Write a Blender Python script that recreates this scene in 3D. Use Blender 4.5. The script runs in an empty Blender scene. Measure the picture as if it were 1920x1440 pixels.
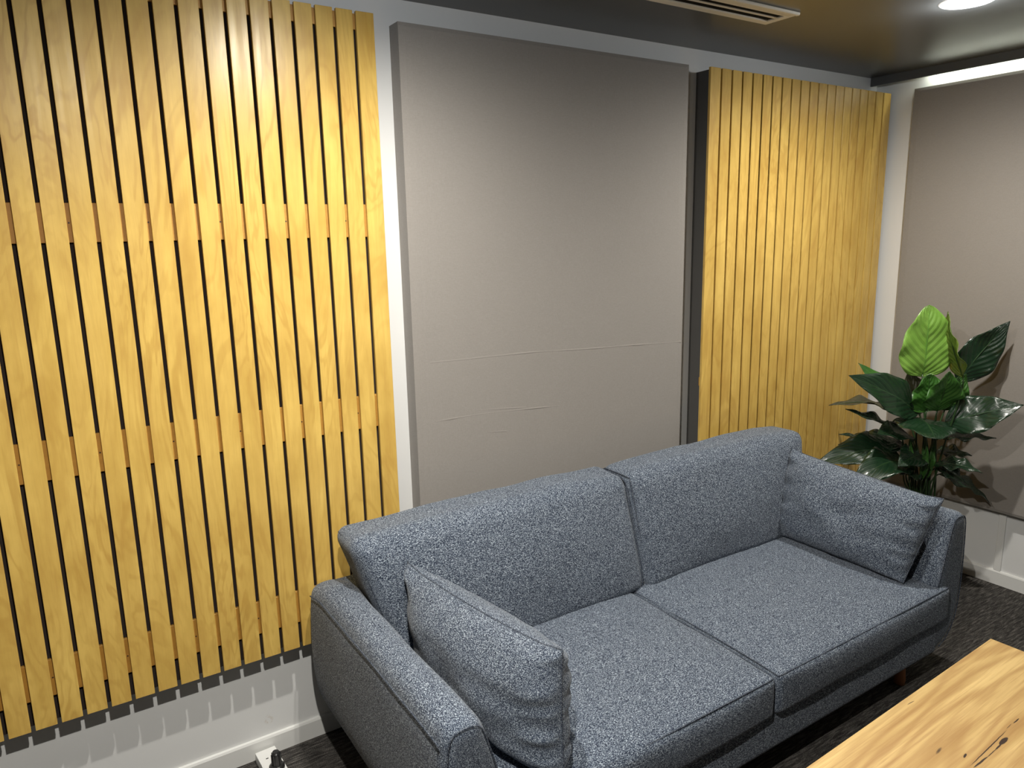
import bpy, bmesh, math, random
from mathutils import Vector, Matrix, noise

random.seed(4)
scene = bpy.context.scene
COL = scene.collection

# ---------------------------------------------------------------- camera
RX = Vector((0.83784397, -0.54553064, -0.02034228))
UP = Vector((0.12453731, 0.15472243, 0.98007726))
FW = Vector((0.53151476, 0.82368519, -0.19757217))
cam_data = bpy.data.cameras.new('camera')
cam_data.sensor_fit = 'HORIZONTAL'
cam_data.sensor_width = 36.0
cam_data.lens = 1378.97 / 1920.0 * 36.0
cam_data.clip_start = 0.02
cam = bpy.data.objects.new('camera', cam_data)
COL.objects.link(cam)
m = Matrix.Identity(4)
for i in range(3):
    m[i][0], m[i][1], m[i][2] = RX[i], UP[i], -FW[i]
m.translation = Vector((-3.9837, -2.4575, 1.810))
cam.matrix_world = m
scene.camera = cam

# ---------------------------------------------------------------- world, exposure
world = bpy.data.worlds.new('world')
scene.world = world
world.use_nodes = True
world.node_tree.nodes['Background'].inputs[0].default_value = (0.55, 0.62, 0.7, 1)
world.node_tree.nodes['Background'].inputs[1].default_value = 0.05
vs = scene.view_settings
vs.view_transform = 'Standard'
vs.look = 'None'
vs.exposure = 0.0
vs.gamma = 1.0
vs.use_curve_mapping = False

# lamp strengths, used by the downlight and cove builders further down
SPOT_W = 33.5
SPOT_COL = (1.0, 0.955, 0.87)
COVE_EMIT = 26.0
COVE_COL = (0.95, 1.0, 0.86)
DOWNLIGHTS = [(-3.17, -0.88, 0.92), (-1.045, -0.965, 0.82), (-3.74, -1.92, 1.5)]

# ---------------------------------------------------------------- helpers
def new_obj(name, bm, mat=None, parent=None, smooth=True, loc=None):
    me = bpy.data.meshes.new(name)
    bmesh.ops.recalc_face_normals(bm, faces=bm.faces)
    bm.to_mesh(me); bm.free()
    if mat: me.materials.append(mat)
    for p in me.polygons: p.use_smooth = smooth
    o = bpy.data.objects.new(name, me)
    COL.objects.link(o)
    if loc: o.location = loc
    if parent:
        o.parent = parent
    return o

def tag(o, label=None, cat=None, group=None, kind=None):
    if label: o['label'] = label
    if cat: o['category'] = cat
    if group: o['group'] = group
    if kind: o['kind'] = kind
    return o

def empty(name, loc):
    o = bpy.data.objects.new(name, None)
    o.empty_display_size = 0.05
    COL.objects.link(o); o.location = loc
    return o

def add_box(bm, x0, x1, y0, y1, z0, z1, bev=0.0, seg=1):
    r = bmesh.ops.create_cube(bm, size=1.0)
    vsx = r['verts']
    for v in vsx:
        v.co = Vector(((x0 + x1) / 2 + v.co.x * (x1 - x0), (y0 + y1) / 2 + v.co.y * (y1 - y0), (z0 + z1) / 2 + v.co.z * (z1 - z0)))
    if bev > 0:
        eds = list({e for v in vsx for e in v.link_edges})
        bmesh.ops.bevel(bm, geom=eds, offset=bev, segments=seg, affect='EDGES', profile=0.7)

def box(name, x0, x1, y0, y1, z0, z1, mat, parent=None, bev=0.0, seg=1, off=(0, 0, 0)):
    bm = bmesh.new()
    ox, oy, oz = off
    add_box(bm, x0 - ox, x1 - ox, y0 - oy, y1 - oy, z0 - oz, z1 - oz, bev, seg)
    return new_obj(name, bm, mat, parent, smooth=False)

def add_tube(bm, pts, rad, sides=7, closed=False, cap=True):
    pts = [Vector(p) for p in pts]
    n = len(pts)
    rings = []
    ref = None
    for i, p in enumerate(pts):
        if closed:
            d = pts[(i + 1) % n] - pts[i - 1]
        else:
            d = pts[min(i + 1, n - 1)] - pts[max(i - 1, 0)]
        if d.length < 1e-9: d = Vector((0, 0, 1))
        d.normalize()
        if ref is None:
            ref = d.orthogonal().normalized()
        ref = (ref - d * ref.dot(d))
        if ref.length < 1e-6: ref = d.orthogonal()
        ref.normalize()
        b = d.cross(ref)
        r = rad[i] if isinstance(rad, (list, tuple)) else rad
        rings.append([bm.verts.new(p + (ref * math.cos(2 * math.pi * k / sides) + b * math.sin(2 * math.pi * k / sides)) * r) for k in range(sides)])
    rng = range(n if closed else n - 1)
    for i in rng:
        a, c = rings[i], rings[(i + 1) % n]
        if closed and i == n - 1:
            # align ring to avoid twist
            best = min(range(sides), key=lambda s: (a[0].co - c[s].co).length)
            c = c[best:] + c[:best]
        for k in range(sides):
            bm.faces.new((a[k], a[(k + 1) % sides], c[(k + 1) % sides], c[k]))
    if cap and not closed:
        bm.faces.new(rings[0]); bm.faces.new(rings[-1][::-1])

def add_lathe(bm, prof, seg=32, c=(0, 0, 0), cap=True):
    rings = []
    for r, z in prof:
        rings.append([bm.verts.new((c[0] + r * math.cos(2 * math.pi * k / seg), c[1] + r * math.sin(2 * math.pi * k / seg), c[2] + z)) for k in range(seg)])
    for a, b in zip(rings, rings[1:]):
        for k in range(seg):
            bm.faces.new((a[k], a[(k + 1) % seg], b[(k + 1) % seg], b[k]))
    if cap:
        bm.faces.new(rings[0]); bm.faces.new(rings[-1])

# ---------------------------------------------------------------- material helpers
class NT:
    def __init__(s, name):
        s.m = bpy.data.materials.new(name); s.m.use_nodes = True
        s.t = s.m.node_tree; s.n = s.t.nodes; s.l = s.t.links
        s.b = s.n['Principled BSDF']
    def node(s, typ, **kw):
        nd = s.n.new(typ)
        for k, v in kw.items():
            if hasattr(nd, k): setattr(nd, k, v)
        return nd
    def link(s, a, b): s.l.new(a, b)
    def coords(s, which='Object', scale=(1, 1, 1), rot=(0, 0, 0), loc=(0, 0, 0)):
        tc = s.node('ShaderNodeTexCoord'); mp = s.node('ShaderNodeMapping')
        mp.inputs['Scale'].default_value = scale; mp.inputs['Rotation'].default_value = rot; mp.inputs['Location'].default_value = loc
        s.link(tc.outputs[which], mp.inputs[0]); return mp.outputs[0]
    def noise(s, vec, scale=5, detail=2, rough=0.5, dist=0.0):
        nd = s.node('ShaderNodeTexNoise')
        nd.inputs['Scale'].default_value = scale; nd.inputs['Detail'].default_value = detail
        nd.inputs['Roughness'].default_value = rough; nd.inputs['Distortion'].default_value = dist
        s.link(vec, nd.inputs['Vector']); return nd.outputs['Fac']
    def ramp(s, fac, stops):
        nd = s.node('ShaderNodeValToRGB'); cr = nd.color_ramp
        while len(cr.elements) < len(stops): cr.elements.new(0.5)
        for e, (p, c) in zip(cr.elements, stops):
            e.position = p; e.color = (c[0], c[1], c[2], 1) if not isinstance(c, float) else (c, c, c, 1)
        s.link(fac, nd.inputs[0]); return nd.outputs[0]
    def math(s, op, a, b=None, clamp=False):
        nd = s.node('ShaderNodeMath', operation=op, use_clamp=clamp)
        for i, v in enumerate((a, b)):
            if v is None: continue
            if isinstance(v, (int, float)): nd.inputs[i].default_value = v
            else: s.link(v, nd.inputs[i])
        return nd.outputs[0]
    def mix(s, fac, a, b, typ='MIX'):
        nd = s.node('ShaderNodeMix', data_type='RGBA', blend_type=typ)
        for i, v in ((0, fac), (6, a), (7, b)):
            if isinstance(v, (int, float)): nd.inputs[i].default_value = v
            elif isinstance(v, (tuple, list)): nd.inputs[i].default_value = (v[0], v[1], v[2], 1)
            else: s.link(v, nd.inputs[i])
        return nd.outputs[2]
    def bump(s, h, strength=0.3, dist=0.002, prev=None):
        nd = s.node('ShaderNodeBump'); nd.inputs['Strength'].default_value = strength; nd.inputs['Distance'].default_value = dist
        s.link(h, nd.inputs['Height'])
        if prev: s.link(prev, nd.inputs['Normal'])
        return nd.outputs[0]
    def out(s, col=None, rough=None, normal=None, spec=None, sheen=None, metal=None):
        if col is not None:
            if isinstance(col, (tuple, list)): s.b.inputs['Base Color'].default_value = (col[0], col[1], col[2], 1)
            else: s.link(col, s.b.inputs['Base Color'])
        if rough is not None:
            if isinstance(rough, (int, float)): s.b.inputs['Roughness'].default_value = rough
            else: s.link(rough, s.b.inputs['Roughness'])
        if normal is not None: s.link(normal, s.b.inputs['Normal'])
        if spec is not None: s.b.inputs['Specular IOR Level'].default_value = spec
        if sheen is not None: s.b.inputs['Sheen Weight'].default_value = sheen
        if metal is not None: s.b.inputs['Metallic'].default_value = metal
        return s.m

def sep_xyz(t, vec):
    nd = t.node('ShaderNodeSeparateXYZ'); t.link(vec, nd.inputs[0]); return nd.outputs

def mat_paint(name, col, rough=0.6, bump=0.05, spec=0.4):
    t = NT(name); v = t.coords()
    n = t.noise(v, 220, 3)
    n2 = t.noise(v, 2.5, 3)
    c = t.mix(n2, tuple(x * 0.96 for x in col), tuple(min(1, x * 1.03) for x in col))
    return t.out(c, rough, t.bump(n, bump, 0.001), spec)

def mat_wall():
    t = NT('white_wall_paint'); v = t.coords()
    n = t.noise(v, 260, 3); n2 = t.noise(v, 2.0, 3)
    c = t.mix(n2, (0.68, 0.685, 0.68), (0.74, 0.74, 0.73))
    # small brown scuff low on the wall
    xs = sep_xyz(t, t.coords('Object'))
    dx = t.math('DIVIDE', t.math('SUBTRACT', xs[0], -3.463), 0.018)
    dz = t.math('DIVIDE', t.math('SUBTRACT', xs[2], 0.130), 0.022)
    d = t.math('ADD', t.math('MULTIPLY', dx, dx), t.math('MULTIPLY', dz, dz))
    msk = t.math('SUBTRACT', 1.0, d, clamp=True)
    n3 = t.noise(v, 70, 4, 0.7)
    msk = t.math('MULTIPLY', msk, t.ramp(n3, [(0.48, 0.0), (0.6, 1.0)]))
    msk = t.math('MULTIPLY', msk, 0.45)
    c = t.mix(msk, c, (0.36, 0.24, 0.10))
    return t.out(c, 0.55, t.bump(n, 0.06, 0.001), 0.3)

def mat_ceiling():
    t = NT('charcoal_satin_ceiling'); v = t.coords()
    n = t.noise(v, 120, 2); n2 = t.noise(v, 1.2, 2)
    c = t.mix(n2, (0.075, 0.082, 0.084), (0.092, 0.088, 0.080))
    return t.out(c, 0.31, t.bump(n, 0.05, 0.001), 0.5)

def mat_ply():
    # routed plywood face: the rotary-cut figure runs on from slat to slat
    t = NT('honey_plywood')
    xs = sep_xyz(t, t.coords('Object', (1, 1, 1)))
    warp = t.noise(t.coords('Object', (3.0, 1, 0.75), (0, 0.32, 0)), 1.5, 4, 0.58, 0.9)
    ph = t.math('ADD', t.math('MULTIPLY', warp, 75), t.math('ADD', t.math('MULTIPLY', xs[0], 22), t.math('MULTIPLY', xs[2], 5)))
    wv = t.math('MULTIPLY', t.math('ADD', t.math('SINE', ph), 1.0), 0.5)
    amp = t.noise(t.coords('Object', (3, 1, 1.5), loc=(7, 0, 2)), 1.2, 2, 0.5)
    streak = t.noise(t.coords('Object', (42, 42, 2.2), (0, 0.06, 0)), 1.0, 4, 0.62, 0.7)
    pores = t.noise(t.coords('Object', (260, 260, 9)), 1.0, 3, 0.6)
    blot = t.noise(t.coords('Object', (4.5, 1, 2.0)), 1.7, 4, 0.6)
    c1 = t.mix(t.ramp(blot, [(0.3, 0.0), (0.7, 1.0)]), (0.54, 0.340, 0.076), (0.74, 0.510, 0.135))
    g = t.ramp(wv, [(0.0, 0.0), (0.5, 0.12), (1.0, 1.0)])
    g = t.math('MULTIPLY', g, t.ramp(amp, [(0.35, 0.25), (0.65, 1.0)]))
    c2 = t.mix(t.math('MULTIPLY', g, 0.50), c1, (0.43, 0.235, 0.045))
    c2 = t.mix(t.math('MULTIPLY', t.ramp(streak, [(0.42, 0.0), (0.72, 1.0)]), 0.38), c2, (0.46, 0.26, 0.055))
    c3 = t.mix(t.math('MULTIPLY', t.ramp(pores, [(0.5, 0.0), (0.75, 1.0)]), 0.18), c2, (0.40, 0.22, 0.05))
    rg = t.ramp(streak, [(0.3, 0.30), (0.8, 0.44)])
    return t.out(c3, rg, t.bump(pores, 0.06, 0.0006), 0.45)

def mat_simple_wood(name, a, b, rough=0.5, axis=2):
    t = NT(name)
    sc = [60, 60, 60]; sc[axis] = 3
    n = t.noise(t.coords('Object', tuple(sc)), 1.0, 4, 0.6, 0.4)
    return t.out(t.mix(n, a, b), rough, t.bump(n, 0.1, 0.001))

def mat_table():
    t = NT('oak_table_slab')
    base = t.coords('Object')
    xs = sep_xyz(t, base)
    warp = t.noise(t.coords('Object', (0.75, 5.0, 5.0)), 1.0, 3, 0.5, 0.35)
    ph = t.math('ADD', t.math('MULTIPLY', warp, 60), t.math('MULTIPLY', xs[1], 95))
    rings = t.math('MULTIPLY', t.math('ADD', t.math('SINE', ph), 1.0), 0.5)
    fine = t.noise(t.coords('Object', (4, 130, 130)), 1.0, 4, 0.65, 0.2)
    broad = t.noise(t.coords('Object', (0.9, 17, 17)), 1.0, 3, 0.55)
    c = t.mix(t.ramp(broad, [(0.3, 0.0), (0.7, 1.0)]), (0.42, 0.255, 0.090), (0.70, 0.50, 0.215))
    c = t.mix(t.math('MULTIPLY', t.ramp(rings, [(0.15, 0.0), (1.0, 1.0)]), 0.50), c, (0.34, 0.180, 0.060))
    c = t.mix(t.math('MULTIPLY', t.ramp(fine, [(0.45, 0.0), (0.7, 1.0)]), 0.55), c, (0.34, 0.175, 0.055))
    wob = t.noise(t.coords('Object', (22, 12, 14)), 1.0, 3, 0.6)
    wobv = t.math('MULTIPLY', t.math('SUBTRACT', wob, 0.5), 0.0055)
    mask = None
    def ell(cx, cy, rx, ry, ang, soft=1.0):
        ca, sa = math.cos(ang), math.sin(ang)
        dx = t.math('SUBTRACT', xs[0], cx); dy = t.math('ADD', t.math('SUBTRACT', xs[1], cy), wobv)
        u = t.math('DIVIDE', t.math('ADD', t.math('MULTIPLY', dx, ca), t.math('MULTIPLY', dy, sa)), rx)
        w = t.math('DIVIDE', t.math('SUBTRACT', t.math('MULTIPLY', dy, ca), t.math('MULTIPLY', dx, sa)), ry)
        d = t.math('ADD', t.math('MULTIPLY', u, u), t.math('MULTIPLY', w, w))
        return t.math('MULTIPLY', t.math('SUBTRACT', 1.0, d, clamp=True), 3.5 * soft, clamp=True)
    # checks and knots of the slab, in metres from the slab's middle
    for a in KNOTS:
        e = ell(*a)
        mask = e if mask is None else t.math('MAXIMUM', mask, e)
    c = t.mix(mask, c, (0.035, 0.018, 0.012))
    rg = t.ramp(fine, [(0.3, 0.30), (0.8, 0.45)])
    h = t.math('SUBTRACT', t.math('MULTIPLY', fine, 0.3), mask)
    return t.out(c, rg, t.bump(h, 0.25, 0.001), 0.4)

def mat_panel_fabric(name, creases=False):
    t = NT(name); v = t.coords()
    a = t.noise(t.coords('Object', (700, 700, 90)), 1.0, 2, 0.6)
    b = t.noise(t.coords('Object', (90, 90, 700)), 1.0, 2, 0.6)
    w = t.math('MULTIPLY', t.math('ADD', a, b), 0.5)
    mott = t.noise(t.coords('Object', (14, 14, 2.4)), 1.0, 4, 0.6)
    c = t.mix(w, (0.195, 0.180, 0.165), (0.335, 0.312, 0.288))
    c = t.mix(t.math('MULTIPLY', mott, 0.30), c, (0.29, 0.265, 0.24))
    nb = t.bump(w, 0.35, 0.0012)
    return t.out(c, 0.93, nb, 0.15, sheen=0.15)

def mat_sofa(name, stretch=0):
    # heathered tweed; stretch = axis along which the thick slubs run
    t = NT(name)
    sc1 = [640, 640, 640]; sc1[stretch] = 190
    other = {0: 2, 1: 2, 2: 0}[stretch]
    sc2 = [640, 640, 640]; sc2[other] = 230
    a = t.noise(t.coords('Object', tuple(sc1)), 1.0, 2, 0.6)
    b = t.noise(t.coords('Object', tuple(sc2)), 1.0, 2, 0.6)
    f = t.noise(t.coords('Object', (560, 560, 560)), 1.0, 1, 0.5)
    w = t.math('ADD', t.math('MULTIPLY', a, 0.55), t.math('ADD', t.math('MULTIPLY', b, 0.22), t.math('MULTIPLY', f, 0.23)))
    big = t.noise(t.coords('Object'), 3.0, 2)
    c = t.ramp(w, [(0.425, (0.004, 0.007, 0.016)), (0.48, (0.032, 0.044, 0.074)), (0.53, (0.108, 0.134, 0.176)), (0.59, (0.48, 0.54, 0.60))])
    c = t.mix(t.math('MULTIPLY', big, 0.12), c, (0.055, 0.075, 0.12))
    return t.out(c, 0.95, t.bump(w, 0.55, 0.0025), 0.12, sheen=0.12)

def mat_carpet():
    t = NT('charcoal_loop_carpet'); v = t.coords()
    rib = t.noise(t.coords('Object', (16, 130, 130)), 1.0, 3, 0.65, 0.3)
    loop = t.noise(t.coords('Object', (330, 330, 330)), 1.0, 2, 0.6)
    patch = t.noise(t.coords('Object', (1.5, 9, 1)), 1.0, 2)
    w = t.math('ADD', t.math('MULTIPLY', rib, 0.55), t.math('MULTIPLY', loop, 0.45))
    c = t.ramp(w, [(0.38, (0.012, 0.011, 0.011)), (0.50, (0.050, 0.047, 0.044)), (0.64, (0.19, 0.175, 0.16))])
    c = t.mix(t.math('MULTIPLY', patch, 0.35), c, (0.045, 0.042, 0.04))
    return t.out(c, 0.97, t.bump(w, 0.9, 0.005), 0.1)

def mat_leaf(name, dark, light, vein, rough=0.22, glossvar=True):
    t = NT(name)
    tc = t.node('ShaderNodeTexCoord')
    xs = sep_xyz(t, tc.outputs['UV'])      # x: 0..1 across, y: 0..1 along
    au = t.math('ABSOLUTE', t.math('SUBTRACT', xs[0], 0.5))
    ph = t.math('SUBTRACT', t.math('MULTIPLY', xs[1], 9.0), t.math('MULTIPLY', au, 7.0))
    fr = t.math('FRACT', ph)
    dv = t.math('ABSOLUTE', t.math('SUBTRACT', fr, 0.5))
    vline = t.math('SUBTRACT', 1.0, t.math('MULTIPLY', dv, 16.0), clamp=True)
    mid = t.math('SUBTRACT', 1.0, t.math('MULTIPLY', au, 42.0), clamp=True)
    fine = t.math('SINE', t.math('MULTIPLY', ph, 31.0))
    n = t.noise(t.coords('Object'), 22, 3, 0.6)
    c = t.mix(n, dark, light)
    c = t.mix(t.math('MULTIPLY', t.math('MAXIMUM', mid, t.math('MULTIPLY', vline, 0.45)), 0.75), c, vein)
    h = t.math('ADD', t.math('MULTIPLY', dv, 1.4), t.math('MULTIPLY', fine, 0.06))
    t.b.inputs['Coat Weight'].default_value = 0.25
    t.b.inputs['Coat Roughness'].default_value = 0.15
    return t.out(c, rough, t.bump(h, 0.6, 0.006), 0.5)

def mat_emit(name, col, strength):
    t = NT(name)
    t.b.inputs['Emission Color'].default_value = (col[0], col[1], col[2], 1)
    t.b.inputs['Emission Strength'].default_value = strength
    return t.out(col, 0.5)

# table slab placing (needed by the slab material)
TAB_C = Vector((-2.10, -1.93, 0.0))
KNOTS = [(0.210, 0.2435, 0.026, 0.0065, 0.0, 1.0), (0.176, 0.2415, 0.024, 0.0022, 0.02, 0.9),
         (0.150, 0.2545, 0.125, 0.0016, 0.03, 0.7), (0.072, 0.242, 0.040, 0.0026, -0.03, 0.9), (0.132, 0.2405, 0.030, 0.0013, 0.0, 0.6),
         (0.065, 0.277, 0.012, 0.0030, 0.15, 0.9), (0.332, 0.2605, 0.020, 0.0018, 0.0, 0.8), (0.290, 0.262, 0.02, 0.001, 0.0, 0.4),
         (0.176, 0.4785, 0.020, 0.0012, -0.08, 0.5), (0.029, 0.328, 0.022, 0.0045, 0.1, 0.25),
         (-0.28, 0.30, 0.018, 0.004, 0.1, 0.9), (0.45, 0.05, 0.016, 0.004, 0.05, 0.8)]

M_wall = mat_wall()
M_base = mat_paint('gloss_white_trim_paint', (0.74, 0.74, 0.72), 0.35, 0.02, 0.5)
M_ceil = mat_ceiling()
M_ply = mat_ply()
M_batten = mat_simple_wood('pine_batten', (0.34, 0.165, 0.024), (0.47, 0.25, 0.045), 0.55, 0)
M_black = mat_paint('black_acoustic_felt', (0.034, 0.026, 0.023), 0.95, 0.3, 0.1)
M_boxside = mat_paint('dark_grey_box_side', (0.085, 0.082, 0.078), 0.8, 0.2, 0.2)
M_fab = mat_panel_fabric('taupe_panel_fabric')
M_sx = mat_sofa('blue_grey_tweed_across', 0)
M_sy = mat_sofa('blue_grey_tweed_lengthwise', 1)
M_seam = mat_paint('dark_blue_seam_cord', (0.030, 0.038, 0.055), 0.95, 0.3, 0.1)
M_leg = mat_simple_wood('walnut_stained_leg', (0.22, 0.075, 0.022), (0.34, 0.13, 0.04), 0.4, 2)
M_carpet = mat_carpet()
M_table = mat_table()
M_metalblk = mat_paint('black_plastic', (0.02, 0.02, 0.02), 0.3, 0.03, 0.5)
M_whiteplastic = mat_paint('white_plastic', (0.80, 0.80, 0.78), 0.3, 0.02, 0.5)
M_vent = mat_paint('cream_vent_enamel', (0.80, 0.74, 0.62), 0.45, 0.02, 0.4)
M_dark = mat_paint('dark_void', (0.01, 0.009, 0.009), 0.9, 0.02, 0.1)
M_screw = mat_paint('screw_head', (0.05, 0.03, 0.02), 0.5, 0.02, 0.4)
M_leafd = mat_leaf('dark_green_leaf', (0.006, 0.019, 0.009), (0.012, 0.036, 0.015), (0.03, 0.07, 0.03), 0.24)
M_leafb = mat_leaf('bright_green_leaf', (0.13, 0.29, 0.03), (0.24, 0.42, 0.085), (0.10, 0.27, 0.04), 0.30)
M_leafm = mat_leaf('mid_green_leaf', (0.025, 0.095, 0.014), (0.055, 0.17, 0.025), (0.08, 0.20, 0.04), 0.3)
M_leafo = mat_leaf('olive_green_leaf', (0.09, 0.15, 0.02), (0.15, 0.22, 0.035), (0.05, 0.07, 0.02), 0.4)
M_leafbr = mat_leaf('brownish_leaf', (0.030, 0.030, 0.014), (0.055, 0.050, 0.022), (0.08, 0.08, 0.04), 0.4)
M_stem = mat_paint('green_stem', (0.022, 0.055, 0.015), 0.35, 0.05, 0.5)
M_pot = mat_paint('charcoal_pot', (0.03, 0.03, 0.032), 0.5, 0.05, 0.4)
M_soil = mat_paint('dark_soil', (0.03, 0.02, 0.013), 0.95, 0.8, 0.1)
M_disc = mat_emit('downlight_lens', SPOT_COL, 28.0)
M_led = mat_emit('led_tape', COVE_COL, COVE_EMIT)

# ---------------------------------------------------------------- room shell
H = 2.6
XL, XR, YF, YB = -6.1, 0.0, -4.3, 0.0
def struct(name, x0, x1, y0, y1, z0, z1, mat, bev=0):
    o = box(name, x0, x1, y0, y1, z0, z1, mat, bev=bev)
    return tag(o, kind='structure')
struct('floor', XL, XR, YF, YB, -0.10, 0.0, M_carpet)
struct('ceiling', XL, XR, YF, YB, H, H + 0.1, M_ceil)
struct('wall_back', XL - 0.1, XR + 0.1, 0.0, 0.1, -0.10, H + 0.1, M_wall)
struct('wall_right', 0.0, 0.1, YF, YB, -0.10, H + 0.1, M_wall)
M_wall_dark = mat_paint('charcoal_wall_paint', (0.11, 0.115, 0.12), 0.6)
struct('wall_left', XL - 0.1, XL, YF, YB, -0.10, H + 0.1, M_wall_dark)
struct('wall_front', XL - 0.1, XR + 0.1, YF - 0.1, YF, -0.10, H + 0.1, M_wall_dark)

def baseboard(name, p0, p1, nrm):
    prof = [(0, 0), (0.013, 0), (0.013, 0.066), (0.0095, 0.073), (0, 0.0735)]
    bm = bmesh.new()
    rows = []
    for p in (p0, p1):
        rows.append([bm.verts.new((p[0] + nrm[0] * d, p[1] + nrm[1] * d, z)) for d, z in prof])
    n = len(prof)
    for k in range(n):
        bm.faces.new((rows[0][k], rows[0][(k + 1) % n], rows[1][(k + 1) % n], rows[1][k]))
    bm.faces.new(rows[0]); bm.faces.new(rows[1][::-1])
    return tag(new_obj(name, bm, M_base, smooth=False), kind='structure')
baseboard('baseboard_back', (XL, 0), (0, 0), (0, -1))
baseboard('baseboard_right', (0, -0.013), (0, YF), (-1, 0))
baseboard('baseboard_left', (XL, -0.013), (XL, YF), (1, 0))
baseboard('baseboard_front', (XL + 0.013, YF), (-0.013, YF), (0, 1))
# raised cover strip on the right wall below the grey panel
struct('trim_1', -0.010, 0.0, -0.868, -0.835, 0.073, 0.40, M_base, 0.002)
# dark fascia that hides the cove light along the right wall
struct('trim_2', -0.062, -0.0485, YF, 0.0, 2.5567, H, M_ceil, 0.0)

# cove light tape
led = box('led_strip', -0.044, -0.012, -3.6, -0.30, 2.588, 2.596, M_led, bev=0)
tag(led, 'glowing white light strip in the ceiling slot above the right wall panel', 'light strip')

# ---------------------------------------------------------------- slatted panels
def screw_bm(x, y, z, r=0.0024):
    bm = bmesh.new()
    ring = [bm.verts.new((x + r * math.cos(a * math.pi / 5), y - 0.0006, z + r * math.sin(a * math.pi / 5))) for a in range(10)]
    ring2 = [bm.verts.new((v.co.x, y + 0.0005, v.co.z)) for v in ring]
    bm.faces.new(ring); bm.faces.new(ring2[::-1])
    for k in range(10): bm.faces.new((ring[k], ring[(k + 1) % 10], ring2[(k + 1) % 10], ring2[k]))
    return bm

def slat_panel(name, label, xr, pitch, n, gap, zb, zt, yfront, thick, battens, back_bottom, box_inset, boxmat):
    xl = xr - pitch * n
    root = empty(name, ((xl + xr) / 2, 0, zb))
    tag(root, label, 'wall panel')
    off = root.location
    for k in range(n):
        x1 = xr - pitch * k - (0 if k == 0 else gap / 2)
        x0 = xr - pitch * (k + 1) + (0 if k == n - 1 else gap / 2)
        box('slat', x0, x1, -yfront, -yfront + thick, zb, zt, M_ply, root, 0.0009, 1, off)
    yb = -yfront + thick
    for (z0, z1) in battens:
        b = box('batten', xl + 0.006, xr - 0.006, yb, yb + 0.011, z0, z1, M_batten, root, 0.001, 1, off)
    # felt backing right behind the battens, boxed out to the wall
    box('backing', xl + box_inset, xr - box_inset, yb + 0.011, -0.0005, zb + back_bottom, zt - 0.004, boxmat, root, 0, 1, off)
    if boxmat is not M_black:
        box('backing_felt', xl + 0.02, xr - 0.02, yb + 0.0095, yb + 0.0112, zb + back_bottom, zt - 0.004, M_black, root, 0, 1, off)
    return root, off, xl

BT = [(2.467, 2.515), (1.816, 1.9226), (1.157, 1.2726), (0.504, 0.619)]
pl, off, xl = slat_panel('slatted_panel', 'wide honey plywood slatted wall panel left of the sofa with open gaps showing pine battens',
    -2.9512, 0.0660, 22, 0.0112, 0.4164, 2.5209, 0.0801, 0.0125, BT, 0.006, 0.004, M_black)
for (z0, z1) in BT[1:]:
    for k in range(1, 22, 3):
        x = -2.9512 - 0.066 * (k + 1)
        o = new_obj('screw', screw_bm(x - off.x, -0.0676 - off.y, (z0 + z1) / 2 - off.z), M_screw, pl, smooth=False)
pr, offr, _ = slat_panel('slatted_panel', 'slatted plywood wall panel on a dark grey box, in the corner behind the plant',
    -0.0334, 0.06889, 20, 0.0104, 0.4164, 2.5074, 0.1045, 0.0125, [(1.10, 1.14)], 0.006, 0.022, M_boxside)

# ---------------------------------------------------------------- fabric covered panels
def fabric_panel(name, label, axis, a0, a1, z0, z1, depth, creases=()):
    # box with softly rounded edges, front face gridded so that the creases can be raised
    bm = bmesh.new()
    N, Mz = 60, 150
    r = 0.006
    def P(a, d, z):
        return (a, -d, z) if axis == 'x' else (-d, a, z)
    zs = [z0 + (z1 - z0) * j / Mz for j in range(Mz + 1)]
    for (zc0, zc1, a_s, a_e) in creases:
        pass
    grid = []
    for j, z in enumerate(zs):
        row = []
        for i in range(N + 1):
            a = a0 + (a1 - a0) * i / N
            ed = min(i, N - i, j, Mz - j)
            d = depth - (0.004 if ed == 0 else (0.0008 if ed == 1 and min(i, N - i) == 1 else 0))
            d += noise.noise(Vector((a * 2.2, z * 1.7, 3.1))) * 0.0012 if ed > 1 else 0
            row.append(bm.verts.new(P(a, d, z)))
        grid.append(row)
    for j in range(Mz):
        for i in range(N):
            bm.faces.new((grid[j][i], grid[j][i + 1], grid[j + 1][i + 1], grid[j + 1][i]))
    # sides back to the wall
    loop = [grid[0][i] for i in range(N + 1)] + [grid[j][N] for j in range(1, Mz + 1)] + [grid[Mz][i] for i in range(N - 1, -1, -1)] + [grid[j][0] for j in range(Mz - 1, 0, -1)]
    back = []
    for v in loop:
        c = v.co.copy()
        if axis == 'x': c.y = -0.001
        else: c.x = -0.001
        back.append(bm.verts.new(c))
    n = len(loop)
    for k in range(n):
        bm.faces.new((loop[k], loop[(k + 1) % n], back[(k + 1) % n], back[k]))
    bm.faces.new(back)
    return new_obj(name, bm, M_fab, smooth=False)

fp = fabric_panel('acoustic_panel', '', 'x', -2.8622, -1.5087, 0.4164, 2.5111, 0.0733)
tag(fp, 'large taupe fabric wall panel behind the middle of the sofa, between the two wooden panels', 'wall panel')
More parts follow.
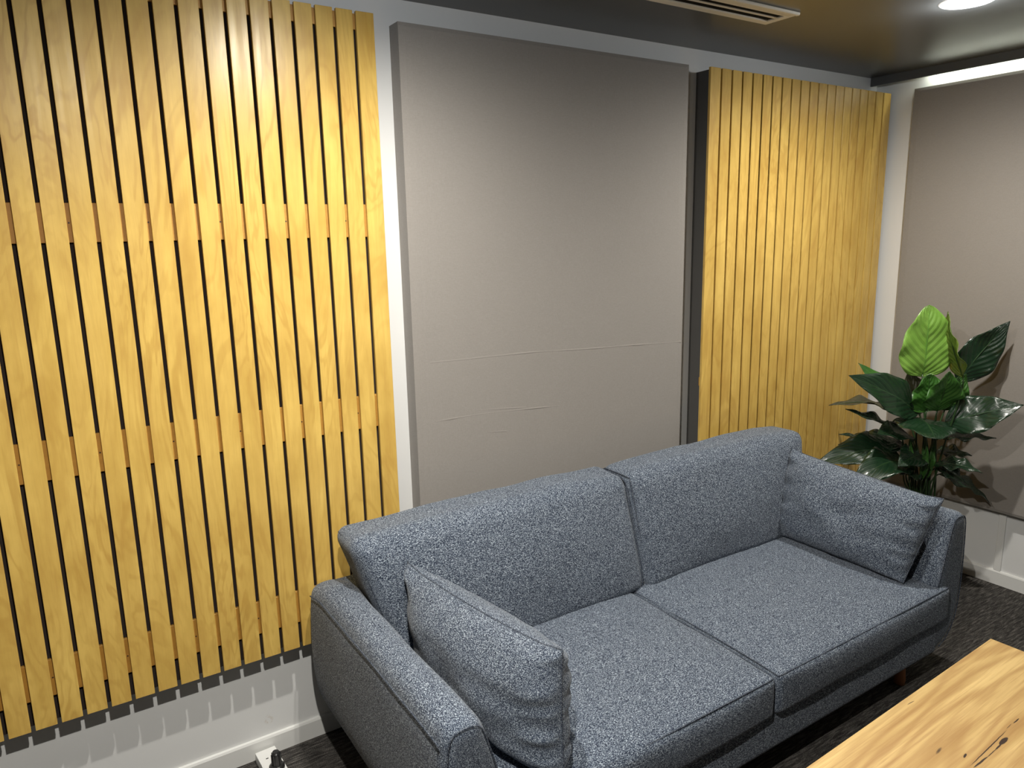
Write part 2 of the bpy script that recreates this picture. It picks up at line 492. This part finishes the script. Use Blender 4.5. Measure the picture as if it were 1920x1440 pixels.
# raised wrinkles of the stretched cloth
def crease(z_at, xs0, xs1, h, seed):
    bm = bmesh.new(); n = 90; rows = []
    for i in range(n + 1):
        u = i / n; x = xs0 + (xs1 - xs0) * u
        z = z_at(u) + noise.noise(Vector((x * 5, seed, 0))) * 0.004
        hh = h * max(0.0, 0.45 + noise.noise(Vector((x * 7, seed, 5))) * 1.3) * min(1, u * 9, (1 - u) * 9)
        w = 0.0045
        rows.append([bm.verts.new((x, -0.0722, z - w)), bm.verts.new((x, -0.0742 - hh, z)), bm.verts.new((x, -0.0722, z + w))])
    for a, b in zip(rows, rows[1:]):
        for k in range(2): bm.faces.new((a[k], a[k + 1], b[k + 1], b[k]))
    return new_obj('fabric_crease', bm, M_fab, fp, smooth=True)
crease(lambda u: 1.362 - 0.039 * u + 0.004 * math.sin(u * 5), -2.80, -1.52, 0.0016, 1.3)
crease(lambda u: 1.140 - 0.02 * u + 0.004 * math.sin(u * 4), -2.78, -2.20, 0.0018, 7.7)
crease(lambda u: 1.156 - 0.02 * u, -2.60, -2.38, 0.0012, 2.7)
crease(lambda u: 1.06 - 0.01 * u, -2.56, -2.47, 0.0012, 4.1)

fr = fabric_panel('acoustic_panel', '', 'y', -2.05, -0.2354, 0.3959, 2.5085, 0.05)
tag(fr, 'taupe fabric wall panel on the right wall behind the plant', 'wall panel')

# ---------------------------------------------------------------- ceiling vent
vx0, vx1 = -2.45, -1.468
vent = empty('ceiling_vent', ((vx0 + vx1) / 2, -0.50, H)); tag(vent, 'cream two-slot linear air vent in the dark ceiling', 'vent')
vo = vent.location
bm = bmesh.new()
zv0, zv1 = H - 0.008, H
def vb(x0, x1, y0, y1, z0=zv0, z1=zv1, bev=0.0015): add_box(bm, x0 - vo.x, x1 - vo.x, y0 - vo.y, y1 - vo.y, z0 - vo.z, z1 - vo.z, bev)
vb(vx0, vx1, -0.461, -0.427); vb(vx0, vx1, -0.580, -0.536)
vb(vx0, vx0 + 0.032, -0.536, -0.461); vb(vx1 - 0.032, vx1, -0.536, -0.461)
vb(vx0, vx1, -0.584, -0.566, H - 0.011, H, 0.003)
new_obj('vent_frame', bm, M_vent, vent, smooth=False)
box('vent_blade', vx0 + 0.03, vx1 - 0.03, -0.5055, -0.493, H - 0.006, H - 0.0005, M_vent, vent, 0.001, 1, vo)
box('vent_slot', vx0 + 0.03, vx1 - 0.03, -0.537, -0.5055, H - 0.0025, H - 0.0003, M_dark, vent, 0, 1, vo)
box('vent_slot', vx0 + 0.03, vx1 - 0.03, -0.493, -0.460, H - 0.0025, H - 0.0003, M_dark, vent, 0, 1, vo)

# ---------------------------------------------------------------- downlights
LAB = {0: 'round recessed downlight in the ceiling above the left end of the sofa',
       1: 'round recessed downlight glowing in the ceiling above the right arm of the sofa',
       2: 'round recessed downlight a step out from the slatted wall, nearer the camera'}
for i, (lx, ly, k) in enumerate(DOWNLIGHTS):
    root = empty('downlight', (lx, ly, H)); tag(root, LAB[i], 'ceiling light', 'recessed downlights')
    bm = bmesh.new(); add_lathe(bm, [(0.075, -0.0004), (0.077, -0.004), (0.086, -0.004), (0.092, -0.0004)], 40, cap=False)
    new_obj('trim_ring', bm, M_base, root)
    bm = bmesh.new(); add_lathe(bm, [(0.001, -0.0022), (0.076, -0.0022), (0.076, -0.0004), (0.001, -0.0004)], 40)
    new_obj('lens', bm, M_disc, root)
    ld = bpy.data.lights.new('downlight_beam', 'SPOT')
    ld.energy = SPOT_W * k * 4.0; ld.color = SPOT_COL
    ld.spot_size = math.radians(177); ld.spot_blend = 1.0; ld.shadow_soft_size = 0.022
    lo = bpy.data.objects.new('downlight_beam', ld); COL.objects.link(lo)
    lo.parent = root; lo.location = (0, 0, -0.03)
    # weak point lamp added to brighten the upper walls and nearby ceiling
    lg = bpy.data.lights.new('added_upper_fill', 'POINT')
    lg.energy = ld.energy * 0.050; lg.color = (0.93, 0.97, 1.0); lg.shadow_soft_size = 0.03
    lo = bpy.data.objects.new('added_upper_fill', lg); COL.objects.link(lo)
    lo.parent = root; lo.location = (0, 0, -0.05)

# ---------------------------------------------------------------- sofa
SX = -2.135
sofa = empty('sofa', (SX, -0.6, 0.0))
tag(sofa, 'blue-grey tweed two-seat sofa with curved arms standing against the wall panels', 'sofa')
SO = sofa.location

def smooth_displace(bm, amp, freq, seed=0.0):
    bm.normal_update()
    mv = []
    for v in bm.verts:
        p = v.co * freq + Vector((seed, seed * 0.7, -seed))
        mv.append(v.normal * (noise.noise(p) * amp))
    for v, d in zip(bm.verts, mv): v.co += d

def cushion(hx, hy, hz, r, crown, warp, name, mat, parent, seams=(), n=26, wrinkle=(0.004, 6.0), seed=0.0, seam_r=0.0032, fine=(0.0, 30)):
    """Upholstered box cushion: half sizes, edge radius, crown per axis, warp(p, s) to its place."""
    a = 5
    def knot(i, N, h):
        lo = a
        if i <= lo: return -h + r * (i / lo)
        if i >= N - lo: return h - r * ((N - i) / lo)
        return -h + r + (2 * h - 2 * r) * ((i - lo) / (N - 2 * lo))
    def F(p):
        core = Vector((max(-hx + r, min(hx - r, p.x)), max(-hy + r, min(hy - r, p.y)), max(-hz + r, min(hz - r, p.z))))
        d = p - core
        if d.length > 1e-9:
            q = core + d.normalized() * r
        else: q = p.copy()
        sx, sy, sz = q.x / hx, q.y / hy, q.z / hz
        q = Vector((q.x + crown[0] * sx * (1 - sy * sy) * (1 - sz * sz),
                    q.y + crown[1] * sy * (1 - sx * sx * sx * sx) * (1 - sz * sz),
                    q.z + crown[2] * sz * (1 - sx ** 4) * (1 - sy ** 4)))
        return warp(q, Vector((sx, sy, sz)))
    bm = bmesh.new()
    N = n
    cache = {}
    def vert(i, j, k):
        key = (i, j, k)
        if key not in cache:
            cache[key] = bm.verts.new(F(Vector((knot(i, N, hx), knot(j, N, hy), knot(k, N, hz)))))
        return cache[key]
    for (fa, fb, fc) in ((0, 1, 2), (1, 2, 0), (2, 0, 1)):
        for side in (0, N):
            for i in range(N):
                for j in range(N):
                    idx = []
                    for (di, dj) in ((0, 0), (1, 0), (1, 1), (0, 1)):
                        t3 = [0, 0, 0]; t3[fa] = i + di; t3[fb] = j + dj; t3[fc] = side
                        idx.append(vert(*t3))
                    try: bm.faces.new(idx)
                    except ValueError: pass
    bmesh.ops.recalc_face_normals(bm, faces=bm.faces)
    smooth_displace(bm, wrinkle[0], wrinkle[1], seed)
    if fine[0]: smooth_displace(bm, fine[0], fine[1], seed + 3)
    ob = new_obj(name, bm, mat, parent)
    if seams:
        bm = bmesh.new()
        for sm in seams:
            ax, sgn = sm
            oth = [q for q in (0, 1, 2) if q != ax]
            hh = (hx, hy, hz)
            pts = []
            K = 40
            o1, o2 = oth
            rect = [(-1 + 2 * t / K, -1) for t in range(K)] + [(1, -1 + 2 * t / K) for t in range(K)] + [(1 - 2 * t / K, 1) for t in range(K)] + [(-1, 1 - 2 * t / K) for t in range(K)]
            for (u, w) in rect:
                c = [0, 0, 0]; c[ax] = sgn * hh[ax]; c[o1] = u * hh[o1]; c[o2] = w * hh[o2]
                p = F(Vector(c))
                cen = F(Vector((0, 0, 0)))
                pts.append(p + (p - cen).normalized() * 0.0008)
            add_tube(bm, pts, seam_r, 6, closed=True)
        new_obj('piping', bm, M_seam_fab, ob)
    return ob

def mat_piping():
    t = NT('tweed_piping')
    n = t.noise(t.coords('Object'), 420, 2, 0.6)
    c = t.ramp(n, [(0.38, (0.012, 0.017, 0.028)), (0.54, (0.07, 0.085, 0.115)), (0.66, (0.25, 0.27, 0.30))])
    return t.out(c, 0.95, t.bump(n, 0.4, 0.002), 0.1)
M_seam_fab = mat_piping()

def L(x, y, z): return Vector((x, y, z)) - SO      # world to sofa space

# arm profile (x outwards from the sofa's middle, z), closed loop
ARM = [(0.93, 0.128), (1.00, 0.122), (1.06, 0.128), (1.11, 0.150), (1.150, 0.190), (1.178, 0.245), (1.192, 0.310), (1.198, 0.390),
       (1.197, 0.480), (1.192, 0.580), (1.186, 0.645), (1.178, 0.672), (1.163, 0.688), (1.140, 0.694), (1.110, 0.694), (1.088, 0.688), (1.072, 0.672),
       (1.062, 0.645), (1.045, 0.590), (1.025, 0.520), (1.004, 0.450), (0.985, 0.380), (0.96, 0.30), (0.93, 0.26), (0.91, 0.19)]
def arm_profile(y):
    """shrink factor and drop for the rounded ends; y world"""
    yb, yf = -0.108, -1.112
    rr = 0.040
    s = 0.0
    e = min(y - yf, yb - y)
    if e < rr: s = rr - math.sqrt(max(0, rr * rr - (rr - e) ** 2))
    return s
def build_arm(sgn):
    bm = bmesh.new()
    ys = [-0.108, -0.1095, -0.113, -0.120, -0.130, -0.148] + [-0.148 - (0.924) * i / 34 for i in range(1, 35)] + [-1.086, -1.097, -1.105, -1.1105, -1.112]
    cx = sum(p[0] for p in ARM) / len(ARM); cz = 0.42
    rings = []
    n = len(ARM)
    # normals of the profile
    nr = []
    for i in range(n):
        a, b = ARM[i - 1], ARM[(i + 1) % n]
        t = Vector((b[0] - a[0], b[1] - a[1])); t.normalize()
        nr.append(Vector((t.y, -t.x)))
    for y in ys:
        s = arm_profile(y)
        u = (y + 0.108) / (-1.004)
        ring = []
        for (x, z), q in zip(ARM, nr):
            top = max(0, (z - 0.5) / 0.19)
            dz = -0.035 * max(0, 1 - u * 7) * top + 0.006 * math.sin(u * 3.0) * top
            dx = -0.012 * math.exp(-((u - 0.16) / 0.10) ** 2) * top if x < 1.1 else 0
            X = x - q.x * s + dx + noise.noise(Vector((x * 7, y * 5, z * 6 + sgn))) * 0.0035
            Z = z - q.y * s + dz + noise.noise(Vector((x * 5 + 9, y * 5, z * 6 - sgn))) * 0.003
            ring.append(bm.verts.new(L(SX + sgn * X, y, Z)))
        rings.append(ring)
    for a, b in zip(rings, rings[1:]):
        for k in range(n): bm.faces.new((a[k], a[(k + 1) % n], b[(k + 1) % n], b[k]))
    bm.faces.new(rings[0]); bm.faces.new(rings[-1])
    ob = new_obj('arm', bm, M_sy, sofa)
    md = ob.modifiers.new('soften', 'SUBSURF'); md.levels = 1; md.render_levels = 1
    # stitched seams: round the front face and along the top outer edge
    bm = bmesh.new()
    pts = [L(SX + sgn * (x - q.x * 0.012 + 0.0), -1.1065, z - q.y * 0.012) for (x, z), q in list(zip(ARM, nr))[2:22]]
    add_tube(bm, pts, 0.0026, 6)
    for (px, pz) in ((1.190, 0.655),):
        pts = []
        for i in range(50):
            y = -0.16 - (0.935) * i / 49; u = (y + 0.108) / (-1.004)
            pts.append(L(SX + sgn * (px + 0.0015), y, pz - 0.035 * max(0, 1 - u * 7) * 0.9 + 0.006 * math.sin(u * 3.0)))
        add_tube(bm, pts, 0.0022, 6)
    new_obj('seam', bm, M_seam_fab, ob)
    return ob
build_arm(-1); build_arm(1)

# base rail under the seats
bm = bmesh.new()
add_box(bm, -1.03, 1.03, -1.113 - SO.y, -0.13 - SO.y, 0.128, 0.272, 0.022, 4)
ob = new_obj('base_rail', bm, M_sx, sofa)
# backrest frame, seen between arm and cushion
bm = bmesh.new()
add_box(bm, -1.12, 1.12, -0.250 - SO.y, -0.112 - SO.y, 0.20, 0.655, 0.03, 4)
new_obj('backrest_frame', bm, M_sx, sofa)

# seat cushions
def seat(xa, xb, seed, lip):
    cx, hx = (xa + xb) / 2, (xb - xa) / 2
    def warp(q, s):
        # the front of the outer side runs out in front of the arm
        x = q.x
        f = max(0.0, min(1.0, (-s.y - 0.80) / 0.17))
        if lip * s.x > 0: x += lip * 0.055 * f * max(0, lip * s.x) ** 3
        z = q.z - 0.010 * max(0, -s.y) ** 3 * max(0, s.z)
        return L(cx + x, -0.745 + q.y, 0.340 + z)
    return cushion(hx, 0.385, 0.080, 0.026, (0.0, 0.012, 0.022), warp, 'seat_cushion', M_sx, sofa, seams=((2, 1),), n=34,
                   wrinkle=(0.006, 3.2), seed=seed, seam_r=0.0028, fine=(0.0012, 14))
seat(SX - 1.02, SX - 0.003, 1.0, -1)
seat(SX + 0.003, SX + 1.02, 5.0, 1)

# back cushions
def backc(xa_t, xb_t, xa_b, xb_b, seed, yo=0.0):
    def warp(q, s):
        v = (s.z + 1) / 2
        xl_ = xa_b + (xa_t - xa_b) * v ** 0.8; xr_ = xb_b + (xb_t - xb_b) * v ** 0.8
        x = (xl_ + xr_) / 2 + s.x * (xr_ - xl_) / 2
        y = -0.315 + q.y + (v - 0.5) * 0.105 + yo
        z = 0.640 + q.z
        z += 0.010 * math.cos(s.x * 1.4) * v - 0.004
        return L(x, y, z)
    return cushion((xb_t - xa_t) / 2, 0.098, 0.232, 0.048, (0.0, 0.034, 0.006), warp, 'back_cushion', M_sx, sofa,
                   seams=((0, -1), (0, 1)), n=32, wrinkle=(0.010, 4.2), seed=seed, seam_r=0.0030, fine=(0.0022, 13))
backc(-3.245, -2.085, -3.10, -2.068, 2.0)
backc(-2.095, -0.975, -2.060, -1.14, 9.0, -0.006)

# legs
def leg(x, y):
    bm = bmesh.new()
    add_lathe(bm, [(0.014, 0.0), (0.021, 0.002), (0.0225, 0.02), (0.018, 0.08), (0.015, 0.135)], 20, (x - SO.x, y - SO.y, 0))
    new_obj('leg', bm, M_leg, sofa)
for x in (-3.06, -1.235):
    for y in (-1.045, -0.16): leg(x, y)

# ---------------------------------------------------------------- side pillows (knife edge)
def pillow(name, label, corners, thick, mat, seed, bulge_dir, sag=0.0, pinch=0.05):
    """corners: bottom-back, bottom-front, top-front, top-back in world space."""
    c00, c10, c11, c01 = [Vector(c) for c in corners]
    cen = (c00 + c10 + c11 + c01) / 4
    root = cen.copy(); root.z = min(c00.z, c10.z)
    nrm = ((c10 - c00).cross(c01 - c00)).normalized()
    if nrm.dot(Vector(bulge_dir)) < 0: nrm = -nrm
    def P(u, v, side):
        a, b = (u + 1) / 2, (v + 1) / 2
        # sides drawn in a little between the corners
        uu = u * (1 - pinch * (1 - v * v)) ; vv = v * (1 - pinch * 1.3 * (1 - u * u))
        a, b = (uu + 1) / 2, (vv + 1) / 2
        p = c00 * (1 - a) * (1 - b) + c10 * a * (1 - b) + c11 * a * b + c01 * (1 - a) * b
        p.z -= sag * (1 - u * u) * b
        p.z += 0.010 * max(0, abs(u) - 0.8) / 0.2 * max(0, v)
        fu = max(0, 1 - abs(u) ** 2.6); fv = max(0, 1 - abs(v) ** 2.6)
        h = thick / 2 * (fu ** 0.5) * (fv ** 0.5)
        w = noise.noise(Vector((u * 2.2 + seed, v * 2.4, side))) * 0.012 * min(1, h * 30)
        # gathers running in from the ends and corners
        g = math.sin(v * 17 + noise.noise(Vector((v * 3, seed, side))) * 3) * 0.0075 * max(0, abs(u) - 0.70) / 0.3 * min(1, h * 60)
        g += math.sin(u * 19 + noise.noise(Vector((u * 4, seed, side * 2))) * 4) * 0.0028 * max(0, abs(v) - 0.70) / 0.3 * min(1, h * 60)
        return p + nrm * side * (h + w + g)
    bm = bmesh.new()
    N = 56
    def par(i):
        t = -1 + 2 * i / N
        return math.copysign(1 - (1 - abs(t)) ** 1.5, t)
    rim = {}
    for side in (1, -1):
        g = []
        for j in range(N + 1):
            row = []
            for i in range(N + 1):
                if i in (0, N) or j in (0, N):
                    if (i, j) not in rim: rim[(i, j)] = bm.verts.new(P(par(i), par(j), side) - root)
                    row.append(rim[(i, j)])
                else: row.append(bm.verts.new(P(par(i), par(j), side) - root))
            g.append(row)
        for j in range(N):
            for i in range(N):
                bm.faces.new((g[j][i], g[j][i + 1], g[j + 1][i + 1], g[j + 1][i]))
    ob = new_obj(name, bm, mat, None, loc=root)
    tag(ob, label, 'pillow')
    bm = bmesh.new()
    K = 50
    rect = [(-1 + 2 * t / K, -1) for t in range(K)] + [(1, -1 + 2 * t / K) for t in range(K)] + [(1 - 2 * t / K, 1) for t in range(K)] + [(-1, 1 - 2 * t / K) for t in range(K)]
    add_tube(bm, [P(u, v, 0) - root for u, v in rect], 0.0026, 6, closed=True)
    new_obj('piping', bm, M_seam_fab, ob)
    return ob

pillow('pillow', 'blue-grey rectangular pillow leaning on the sofa\'s left arm',
       [(-3.03, -0.47, 0.43), (-2.995, -1.135, 0.422), (-2.965, -1.09, 0.765), (-3.075, -0.405, 0.775)], 0.235, M_sy, 1.7, (1, 0, 0), 0.012, 0.02)
pillow('pillow', 'blue-grey rectangular pillow leaning on the sofa\'s right arm',
       [(-1.235, -0.42, 0.435), (-1.235, -1.025, 0.430), (-1.120, -1.090, 0.765), (-1.125, -0.405, 0.812)], 0.19, M_sy, 6.3, (-1, 0, 0), 0.0, 0.012)

# ---------------------------------------------------------------- coffee table
tab = empty('coffee_table', (TAB_C.x, TAB_C.y, 0)); tag(tab, 'rectangular light timber slab coffee table in front of the sofa', 'table')
tab.rotation_euler = (0, 0, math.radians(1.7))
bm = bmesh.new(); add_box(bm, -0.745, 0.745, -0.36, 0.5, 0.385, 0.42, 0.003, 3)
new_obj('tabletop', bm, M_table, tab, smooth=False)
for sx in (-1, 1):
    for ly in (-0.28, 0.42):
        bm = bmesh.new()
        add_box(bm, sx * 0.66 - 0.025, sx * 0.66 + 0.025, ly - 0.025, ly + 0.025, 0.0, 0.385, 0.003, 2)
        new_obj('leg', bm, M_metalblk, tab, smooth=False)

# ---------------------------------------------------------------- power board and plug
pb = empty('power_board', (-3.485, -0.19, 0)); tag(pb, 'white power board on the carpet by the skirting, left of the sofa', 'power board')
pb.rotation_euler = (0, 0, math.radians(2))
bm = bmesh.new(); add_box(bm, -0.035, 0.035, -0.17, 0.168, 0.0, 0.036, 0.004, 2)
new_obj('housing', bm, M_whiteplastic, pb, smooth=False)
for (sx_, sy_) in ((-0.008, 0.115),):
    bm = bmesh.new(); add_box(bm, sx_ - 0.004, sx_ + 0.004, sy_ - 0.002, sy_ + 0.002, 0.0355, 0.0366)
    new_obj('pin_hole', bm, M_dark, pb, smooth=False)
plug = empty('power_plug', (-3.482, -0.145, 0.0365)); tag(plug, 'black round plug standing up from the white power board', 'plug')
bm = bmesh.new(); add_lathe(bm, [(0.024, 0.0), (0.026, 0.002), (0.026, 0.012), (0.019, 0.017)], 28)
new_obj('flange', bm, M_metalblk, plug)
bm = bmesh.new()
prof = [(0.0155, 0.0165), (0.0155, 0.052), (0.0145, 0.060), (0.0110, 0.064), (0.0105, 0.066)]
add_lathe(bm, prof, 24)
for a in range(8):
    an = a * math.pi / 4
    add_box(bm, math.cos(an) * 0.0155 - 0.0016, math.cos(an) * 0.0155 + 0.0016, math.sin(an) * 0.0155 - 0.0016, math.sin(an) * 0.0155 + 0.0016, 0.018, 0.058)
new_obj('grip', bm, M_metalblk, plug, smooth=False)

# ---------------------------------------------------------------- plant
PC = Vector((-0.36, -0.62, 0.0))
plant = empty('potted_plant', PC); tag(plant, 'leafy potted plant with glossy broad leaves in the corner behind the sofa\'s right arm', 'plant')
bm = bmesh.new(); add_lathe(bm, [(0.10, 0.0), (0.115, 0.004), (0.150, 0.27), (0.152, 0.28), (0.140, 0.28), (0.136, 0.255), (0.02, 0.25)], 40)
new_obj('pot', bm, M_pot, plant)
bm = bmesh.new(); add_lathe(bm, [(0.01, 0.245), (0.137, 0.245), (0.137, 0.262), (0.08, 0.268), (0.01, 0.270)], 30)
new_obj('soil', bm, M_soil, plant)

CAMDIR = Vector((-0.55, -0.80, 0.25)).normalized()
def leaf(base, tip, width, hint, mat, bow=0.05, cup=0.12, wave=0.010, shape='lance', seed=0.0, droop=0.0, stem=True):
    base, tip = Vector(base), Vector(tip)
    ax = tip - base; Lg = ax.length; axn = ax.normalized()
    hint = Vector(hint).normalized()
    side = axn.cross(hint).normalized()
    nrm = side.cross(axn).normalized()
    NT_, NU = 34, 12
    bm = bmesh.new(); uvl = bm.loops.layers.uv.new('UVMap')
    rows = []
    def mid(t):
        p = base + ax * t + nrm * (bow * Lg * math.sin(math.pi * t) ) 
        p.z -= droop * t * t
        return p
    for i in range(NT_ + 1):
        t = i / NT_
        if shape == 'ovate': w = (math.sin(math.pi * min(1, t ** 0.64)) ** 0.62) if 0 < t < 1 else 0
        else: w = (math.sin(math.pi * t ** 0.78) ** 0.95) * (1 - 0.28 * t) * 1.12 if 0 < t < 1 else 0
        w = max(w, 0.012 if 0 < t < 1 else 0.004)
        row = []
        for j in range(NU + 1):
            u = -1 + 2 * j / NU
            wv = math.sin(t * 17 + seed * 5 + (0.9 if u > 0 else 0)) * wave * abs(u) ** 2 * w
            corr = math.cos((t * 9 - abs(u) * 3.5) * 2 * math.pi) * 0.0018 * (1 if 0.05 < abs(u) < 0.95 else 0)
            back = -abs(u) ** 1.5 * Lg * 0.035 if shape == 'ovate' and t < 0.25 else 0
            p = mid(t) + side * (u * w * width / 2) + nrm * (abs(u) * w * width * cup + wv + corr) + axn * back * (1 - t * 4)
            p += nrm * noise.noise(Vector((t * 3 + seed, u, seed))) * 0.012 * w
            row.append(bm.verts.new(p - PC))
        rows.append(row)
    for i in range(NT_):
        for j in range(NU):
            f = bm.faces.new((rows[i][j], rows[i][j + 1], rows[i + 1][j + 1], rows[i + 1][j]))
            for lp, (ii, jj) in zip(f.loops, ((i, j), (i, j + 1), (i + 1, j + 1), (i + 1, j))):
                lp[uvl].uv = (jj / NU, ii / NT_)
    ob = new_obj('leaf', bm, mat, plant)
    md = ob.modifiers.new('thickness', 'SOLIDIFY'); md.thickness = 0.0012; md.offset = 0
    # midrib
    bm = bmesh.new()
    add_tube(bm, [mid(t / 20) - PC - nrm * 0.0005 for t in range(21)], [0.0034 * (1 - 0.75 * t / 20) for t in range(21)], 6)
    new_obj('midrib', bm, M_stem if mat is not M_leafb else M_midb, ob)
    if stem:
        rx, ry = random.uniform(-0.05, 0.05), random.uniform(-0.05, 0.05)
        root = Vector((PC.x + rx, PC.y + ry, 0.262))
        pts = []
        b0 = base
        for k in range(15):
            t = k / 14
            c1 = root + Vector((rx * 0.3, ry * 0.3, (b0.z - root.z) * 0.55)); c2 = b0 - axn * 0.06 - Vector((0, 0, 0.05))
            p = root * (1 - t) ** 3 + c1 * 3 * t * (1 - t) ** 2 + c2 * 3 * t * t * (1 - t) + b0 * t ** 3
            pts.append(p - PC)
        bm = bmesh.new(); add_tube(bm, pts, [0.0058 - 0.0026 * k / 14 for k in range(15)], 7)
        new_obj('stem', bm, M_stem, plant)
M_midb = mat_paint('bright_stem', (0.13, 0.28, 0.05), 0.4, 0.05, 0.5)
U = (0, 0, 1)
C = tuple(CAMDIR)
def mixv(a, b, k): return tuple(Vector(a) * (1 - k) + Vector(b) * k)
# base, tip, width, facing, material, bow, cup, wave, shape
LEAVES = [
    ((-0.400, -0.591, 1.107), (-0.420, -0.604, 1.448), 0.262, C, M_leafb, 0.04, 0.05, 0.010, 'ovate'),
    ((-0.330, -0.746, 1.107), (-0.360, -0.662, 1.416), 0.190, (-0.9, 0.75, 0.1), M_leafo, 0.05, 0.10, 0.014, 'lance'),
    ((-0.270, -0.692, 1.073), (-0.140, -0.839, 1.369), 0.185, C, M_leafd, -0.03, 0.06, 0.012, 'lance'),
    ((-0.330, -0.682, 0.870), (-0.220, -0.969, 0.998), 0.195, mixv(C, U, 0.35), M_leafd, 0.05, 0.06, 0.010, 'lance'),
    ((-0.420, -0.598, 0.921), (-0.805, -0.460, 1.132), 0.205, mixv(C, U, 0.30), M_leafd, 0.05, 0.08, 0.010, 'lance'),
    ((-0.330, -0.480, 0.900), (-0.473, -0.300, 1.133), 0.110, mixv(C, U, 0.3), M_leafm, 0.05, 0.06, 0.010, 'lance'),
    ((-0.300, -0.480, 0.850), (-0.747, -0.330, 0.955), 0.140, mixv(C, U, 0.86), M_leafbr, 0.10, 0.05, 0.016, 'lance'),
    ((-0.330, -0.530, 0.760), (-0.652, -0.360, 0.928), 0.150, mixv(C, U, 0.80), M_leafd, 0.02, 0.08, 0.016, 'lance'),
    ((-0.347, -0.500, 0.679), (-0.661, -0.340, 0.795), 0.150, mixv(C, U, 0.86), M_leafd, 0.04, 0.08, 0.016, 'lance'),
    ((-0.400, -0.520, 0.670), (-0.800, -0.300, 0.650), 0.190, mixv(C, U, 0.45), M_leafd, 0.22, 0.05, 0.010, 'lance'),
    ((-0.420, -0.560, 0.640), (-0.850, -0.520, 0.585), 0.190, mixv(C, U, 0.6), M_leafd, 0.22, 0.05, 0.012, 'lance'),
    ((-0.420, -0.601, 0.893), (-0.640, -0.800, 0.870), 0.270, (0.1, 0.0, 1), M_leafd, 0.07, -0.06, 0.008, 'ovate'),
    ((-0.380, -0.665, 0.936), (-0.440, -0.735, 1.150), 0.190, C, M_leafm, 0.03, 0.05, 0.012, 'lance'),
    ((-0.390, -0.620, 0.930), (-0.430, -0.640, 1.120), 0.180, C, M_leafm, 0.03, 0.05, 0.012, 'ovate'),
    ((-0.320, -0.640, 0.930), (-0.290, -0.740, 1.120), 0.170, C, M_leafm, 0.03, 0.05, 0.012, 'lance'),
    ((-0.330, -0.560, 0.889), (-0.360, -0.500, 1.110), 0.170, C, M_leafbr, 0.03, 0.05, 0.012, 'lance'),
    ((-0.330, -0.667, 0.795), (-0.200, -0.862, 0.812), 0.110, mixv(C, U, 0.85), M_leafd, 0.03, 0.05, 0.012, 'lance'),
    ((-0.400, -0.684, 0.677), (-0.340, -0.878, 0.670), 0.125, mixv(C, U, 0.75), M_leafd, 0.10, 0.05, 0.012, 'lance'),
    ((-0.360, -0.682, 0.650), (-0.300, -0.792, 0.587), 0.095, mixv(C, U, 0.6), M_leafd, 0.10, 0.05, 0.012, 'lance'),
    ((-0.300, -0.631, 0.700), (-0.200, -0.763, 0.700), 0.120, mixv(C, U, 0.8), M_leafd, 0.08, 0.05, 0.012, 'lance'),
    ((-0.440, -0.577, 0.605), (-0.600, -0.715, 0.640), 0.090, mixv(C, U, 0.6), M_leafd, 0.05, 0.05, 0.012, 'lance'),
    ((-0.300, -0.665, 0.600), (-0.110, -0.826, 0.455), 0.100, mixv(C, U, 0.7), M_leafd, 0.10, 0.05, 0.012, 'lance'),
    ((-0.420, -0.560, 0.800), (-0.700, -0.560, 0.850), 0.150, mixv(C, U, 0.6), M_leafd, 0.05, 0.05, 0.012, 'lance'),
    ((-0.360, -0.520, 0.720), (-0.600, -0.300, 0.720), 0.160, mixv(C, U, 0.7), M_leafd, 0.10, 0.05, 0.012, 'lance'),
    ((-0.440, -0.640, 0.720), (-0.640, -0.640, 0.700), 0.140, mixv(C, U, 0.5), M_leafd, 0.10, 0.05, 0.012, 'lance'),
]
for k, (b, t, w, h, mt, bow, cup, wave, shp) in enumerate(LEAVES):
    leaf(b, t, w, h, mt, bow, cup, wave, shp, seed=k * 1.37)
# young upright shoots in the middle
for k in range(6):
    a = k * 1.05
    b = Vector((PC.x - 0.08 + 0.05 * math.cos(a), PC.y + 0.05 * math.sin(a), 0.60)); t = b + Vector((0.02 * math.cos(a), 0.02 * math.sin(a), 0.20))
    leaf(b, t, 0.035, C, M_leafm, 0.02, 0.3, 0.004, 'lance', seed=k + 30)
